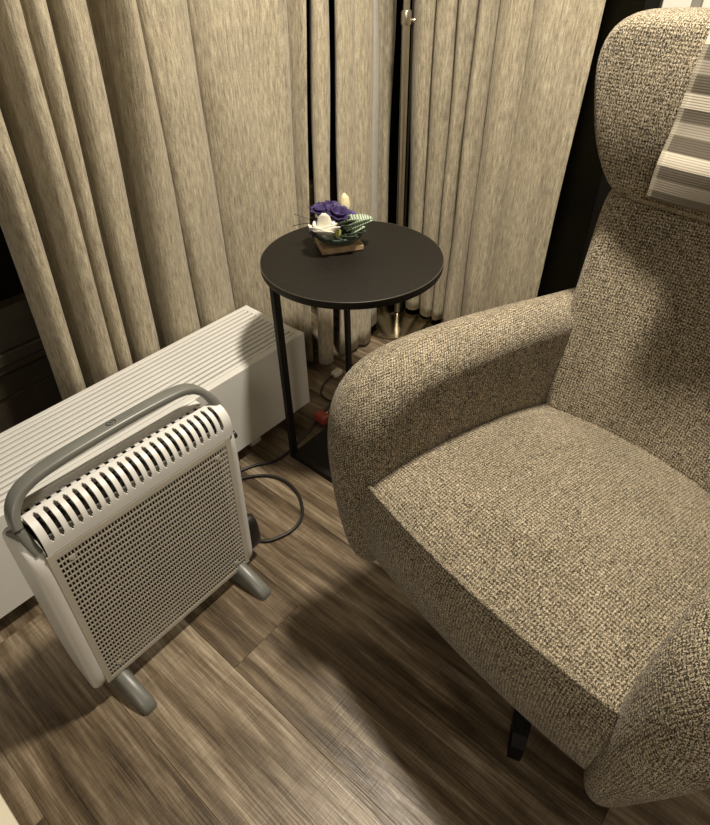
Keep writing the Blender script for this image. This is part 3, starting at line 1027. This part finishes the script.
# local x: along the block (image left to right), y: away from the viewer
bloom((-0.026, 0.014, 0.064), 0.034, 'purple', 'purple_flower', 7, (-0.25, -0.1, 1), 0.5)
bloom((-0.004, -0.004, 0.060), 0.035, 'purple', 'purple_flower', 7, (0.15, -0.3, 1), 0.55)
bloom((0.036, 0.020, 0.046), 0.026, 'violet', 'violet_flower', 6, (0.5, 0.1, 0.8))
bloom((-0.042, 0.002, 0.044), 0.024, 'purple', 'purple_flower', 6, (-0.8, -0.1, 0.5))
wf_ = MB().lathe([(0.002, 0), (0.008, 0.004), (0.009, 0.012), (0.003, 0.018)], 10)
for v in wf_.v: v += Vector((-0.036, -0.028, 0.036))
wo = wf_.build('white_flower', 'petal', fa, smooth=True)
for dr, ln, wd in (((-0.7, -0.5, 0.35), 0.040, 0.034), ((-0.2, -0.8, 0.45), 0.042, 0.034), ((-0.7, -0.1, 0.5), 0.036, 0.030), ((0.25, -0.7, 0.55), 0.044, 0.024), ((-0.1, -0.35, 1.0), 0.052, 0.016)):
    petal((-0.036, -0.026, 0.040), dr, (0, 0, 1), ln, wd, 0.15, 'petal', 'petal', wo)
cb = MB().tube([(0.018, 0.020, 0.050), (0.020, 0.021, 0.066), (0.022, 0.022, 0.082), (0.022, 0.022, 0.096), (0.021, 0.022, 0.105)], [0.006, 0.011, 0.0125, 0.009, 0.002], 12)
cb.build('cream_bud', 'creamp', fa, smooth=True)
yb_ = MB().tube([(-0.012, -0.030, 0.034), (-0.012, -0.032, 0.042), (-0.012, -0.033, 0.050), (-0.012, -0.033, 0.055)], [0.006, 0.010, 0.009, 0.003], 12)
yb_.build('yellow_bud', 'yellow', fa, smooth=True)
for b_, dr, ln, wd, cl, mt in (((0.0, -0.02, 0.034), (0.9, -0.35, 0.25), 0.055, 0.016, -0.1, 'leafd'), ((0.0, -0.030, 0.034), (0.6, -0.65, 0.1), 0.038, 0.015, 0.1, 'leafd'),
                               ((-0.01, -0.02, 0.036), (0.2, -0.8, 0.1), 0.036, 0.014, -0.1, 'leafd'), ((-0.02, 0.0, 0.036), (-0.9, -0.2, 0.3), 0.045, 0.013, -0.2, 'leafd'),
                               ((0.01, 0.0, 0.036), (0.6, 0.3, 0.6), 0.045, 0.016, -0.2, 'leafd'), ((0.0, -0.01, 0.04), (0.3, -0.4, 0.6), 0.036, 0.018, -0.4, 'leafd')):
    petal(b_, dr, (0, 0, 1), ln, wd, cl, mt, 'leaf', fa)
for b_, dr, ln, wd, cl in (((0.008, -0.012, 0.044), (0.95, -0.05, 0.35), 0.066, 0.019, -0.15), ((0.012, -0.022, 0.040), (0.95, -0.1, 0.25), 0.062, 0.013, 0.05), ((0.0, -0.006, 0.050), (0.75, -0.3, 0.45), 0.046, 0.016, -0.25), ((0.014, -0.034, 0.036), (0.9, -0.25, 0.25), 0.040, 0.009, 0.2)):
    petal(b_, dr, (0, 0, 1), ln, wd, cl, 'leafs', 'striped_leaf', fa, cup=0.6)
MB().tube(catmull([(-0.02, 0.0, 0.045), (-0.06, 0.012, 0.055), (-0.095, 0.022, 0.050)], 6), 0.0009, 5).build('stem', 'leafd', fa)
MB().tube(catmull([(-0.02, 0.0, 0.045), (-0.06, 0.018, 0.062), (-0.088, 0.034, 0.070)], 6), 0.0008, 5).build('stem', 'leafd', fa)

# ================================================================ ARMCHAIR
chair = empty('armchair', (0.481, 0.205, 0.0), math.radians(-11))
tag(chair, 'brown and cream tweed armchair with padded arms and wide headrest', 'armchair')
# seat cushion: side profile swept across, crowned, front edge bowed
prof = [(0.60, 0.36), (0.54, 0.385), (0.46, 0.405), (0.34, 0.437), (0.20, 0.458), (0.09, 0.464), (0.030, 0.459), (0.006, 0.451), (-0.004, 0.440), (-0.012, 0.41), (-0.014, 0.36), (-0.004, 0.29), (0.022, 0.225), (0.065, 0.185), (0.15, 0.165), (0.35, 0.16), (0.58, 0.17), (0.62, 0.25)]
pc = catmull(prof, 6, closed=True)
plen = [0.0]
for a, b2 in zip(pc, pc[1:]):
    plen.append(plen[-1] + math.hypot(b2[0] - a[0], b2[1] - a[1]))
nb_ = 41
def seat_pt(a, z, b):
    e2 = 1 - (b / 0.25) ** 2
    k = max(0.0, min(1.0, 1 - (a - 0.0) / 0.12))
    top = max(0.0, min(1.0, (z - 0.36) / 0.06))
    a2 = a - 0.018 * e2 * k + (0.030 * (1 - e2) ** 3 * k if abs(b) > 0.2 else 0) * 0
    z2 = z + 0.020 * e2 * top * min(1, max(0, (a + 0.01) / 0.12)) 
    return Vector((a2, b, z2))
rows, uv = [], []
for i in range(nb_):
    b = -0.255 + 0.51 * i / (nb_ - 1)
    rows.append([seat_pt(a, z, b) for a, z in pc])
    uv += [(b, l) for l in plen]
sm = MB().grid(rows, closed_u=True)
sm.f.append(tuple(range(len(pc))))
sm.f.append(tuple((nb_ - 1) * len(pc) + i for i in reversed(range(len(pc)))))
seat = sm.build('seat', 'tweed', chair, smooth=True, uv=uv)
wp = [seat_pt(0.0035, 0.4495, -0.245 + 0.49 * i / 40) + Vector((-0.003, 0, 0.0025)) for i in range(41)]
MB().tube(wp, 0.0044, 8).build('welt', 'tweed', seat, smooth=True)

# arms
arm_out = [(0.008, 0.200), (-0.016, 0.245), (-0.030, 0.33), (-0.031, 0.44), (-0.018, 0.54), (0.016, 0.612), (0.080, 0.648), (0.19, 0.653), (0.34, 0.640), (0.52, 0.614), (0.68, 0.590), (0.735, 0.545), (0.735, 0.40), (0.68, 0.27), (0.55, 0.195), (0.32, 0.170), (0.12, 0.172)]
arm_out = catmull(arm_out, 6, closed=True)
def arm(side):
    def mp_(a, z, w):
        t = max(0, min(1, (z - 0.19) / 0.40))
        t = t * t * (3 - 2 * t)
        k = max(0, min(1, a / 0.65))
        inner = 0.236 - 0.022 * k
        outer = 0.300 + 0.070 * t - 0.052 * k
        c, h = (inner + outer) / 2, (outer - inner) / 2
        return Vector((a, side * (c + w * h), z))
    mbb, fl_ = slab(arm_out, 0.048, mp_, nphi=14, ncap=8)
    return mbb.build('armrest', 'tweed', chair, smooth=True, uv=[(a + abs(w) * 0.05, z - abs(w) * 0.05) for a, z, w in fl_])
for sd in (1, -1):
    arm(sd)

# backrest: slab in (b, h) leaning back
REC = math.radians(17.0)
def sm(t):
    return max(0.0, 1 - t * t)
def back_pt(b, h, w):
    """h up along the leaning back, w: -1 rear .. +1 front"""
    fwd = w * 0.045 * (1 + 0.30 * sm(b / 0.27) * sm((h - 0.2) / 0.26))
    cur = 0.055 * (b / 0.25) ** 2              # sides come slightly forward
    a = 0.530 + h * math.sin(REC) - fwd * math.cos(REC) - cur
    z = 0.385 + h * math.cos(REC) + fwd * math.sin(REC)
    return Vector((a, b, z))
bo = [(0.0, -0.03), (0.16, -0.03), (0.216, -0.018), (0.234, 0.03), (0.244, 0.09), (0.251, 0.18), (0.260, 0.30), (0.268, 0.41), (0.262, 0.465), (0.20, 0.478), (0.0, 0.48)]
bo = bo + [(-x, y) for x, y in reversed(bo[1:-1])]
bo = catmull(bo, 6, closed=True)
mbb, fl_ = slab(bo, 0.036, back_pt, nphi=12, ncap=9)
mbb.build('backrest', 'tweed', chair, smooth=True, uv=[(b, h - abs(w) * 0.045) for b, h, w in fl_])

# headrest: wide pillow with rounded wings, more upright than the back
HREC = math.radians(4.0)
def head_pt(b, h, w):
    ff = w * 0.050 * (1 + 0.75 * sm(b / 0.36) ** 0.7 * sm((h - 0.585) / 0.17))
    cur = 0.020 * (b / 0.33) ** 2
    a = 0.575 + h * math.sin(HREC) - ff * math.cos(HREC) - cur
    z = 0.385 + h * math.cos(HREC) + ff * math.sin(HREC)
    return Vector((a, b, z))
ho = [(0.0, 0.420), (0.18, 0.420), (0.230, 0.422), (0.256, 0.434), (0.280, 0.468), (0.302, 0.508), (0.322, 0.565), (0.336, 0.616), (0.335, 0.650), (0.322, 0.678), (0.300, 0.694), (0.20, 0.702), (0.0, 0.704)]
ho = ho + [(-x, y) for x, y in reversed(ho[1:-1])]
ho = catmull(ho, 5, closed=True)
mbb, fl_ = slab(ho, 0.024, head_pt, nphi=14, ncap=12)
mbb.build('headrest', 'tweed', chair, smooth=True, uv=[(b, h - abs(w) * 0.055) for b, h, w in fl_])

# star base and column under the seat
MB().lathe([(0.030, 0.03), (0.030, 0.17)], 20, (0.27, 0)).build('swivel_column', 'chairleg', chair, smooth=True, sharp=40)
MB().lathe([(0.055, 0.155), (0.075, 0.16), (0.075, 0.175)], 24, (0.27, 0)).build('swivel_plate', 'chairleg', chair, smooth=True, sharp=40)
for k in range(4):
    an = math.radians(30 + 90 * k)
    ca, sa = math.cos(an), math.sin(an)
    b = MB()
    rws = []
    for d, z1, z2, hw in ((0.0, 0.07, 0.115, 0.018), (0.15, 0.045, 0.085, 0.016), (0.25, 0.0, 0.062, 0.014), (0.27, 0.0, 0.05, 0.012)):
        rws.append([(0.27 + d * ca - s_ * hw * sa, d * sa + s_ * hw * ca, z) for s_, z in ((-1, z1), (1, z1), (1, z2), (-1, z2))])
    b.grid(rws, closed_u=True)
    b.f.append((3, 2, 1, 0)); b.f.append((12, 13, 14, 15))
    b.build('leg', 'chairleg', chair)
# ================================================================ STRIPED RUNNER on the headrest
th_ = empty('head_cloth', chair.location, math.radians(-11))
tag(th_, 'grey and cream striped cloth draped over the armchair headrest', 'cloth')
pr = []
for h_, w_, da, dz in ((0.462, 1.62, -0.004, 0), (0.515, 1.34, -0.007, 0), (0.570, 1.12, -0.006, 0), (0.625, 1.10, -0.006, 0.001), (0.678, 1.08, -0.006, 0.004), (0.702, 0.78, -0.003, 0.007), (0.708, 0.3, 0, 0.007),
                       (0.708, -0.4, 0.002, 0.007), (0.700, -0.85, 0.005, 0.007), (0.670, -1.12, 0.008, 0.002), (0.60, -1.14, 0.008, 0), (0.50, -1.45, 0.008, 0)):
    q = head_pt(0, h_, w_)
    pr.append((q.x + da, q.z + dz))
pr = catmull(pr, 8)
ln = [0.0]
for a, b2 in zip(pr, pr[1:]):
    ln.append(ln[-1] + math.hypot(b2[0] - a[0], b2[1] - a[1]))
rows, uv = [], []
for (a, z), l in zip(pr, ln):
    row = []
    for i in range(25):
        b = -0.15 + 0.30 * i / 24
        wv = 0.0025 * math.sin(b * 40 + l * 12) * max(0, 1 - l / 0.12)
        row.append((a + wv - 0.005 * (b / 0.15) ** 2, b, z))
        uv.append((b, l))
    rows.append(row)
tw = MB().grid(rows).build('woven_cloth', 'towel', th_, smooth=True, uv=uv)
md = tw.modifiers.new('thick', 'SOLIDIFY')
md.thickness = 0.004
md.offset = 0

# ================================================================ CREAM PLATFORM at the lower left
cab = empty('low_platform', (-0.42, 0.35, 0))
tag(cab, 'cream laminate platform edge at the lower left corner', 'platform')
MB().box(-0.29, 0.262, -0.45, 0.38, 0.0, 0.035, 0.002).build('body', 'cream', cab)
MB().box(-0.30, 0.268, -0.46, 0.39, 0.035, 0.05, 0.003).build('top', 'cream', cab)
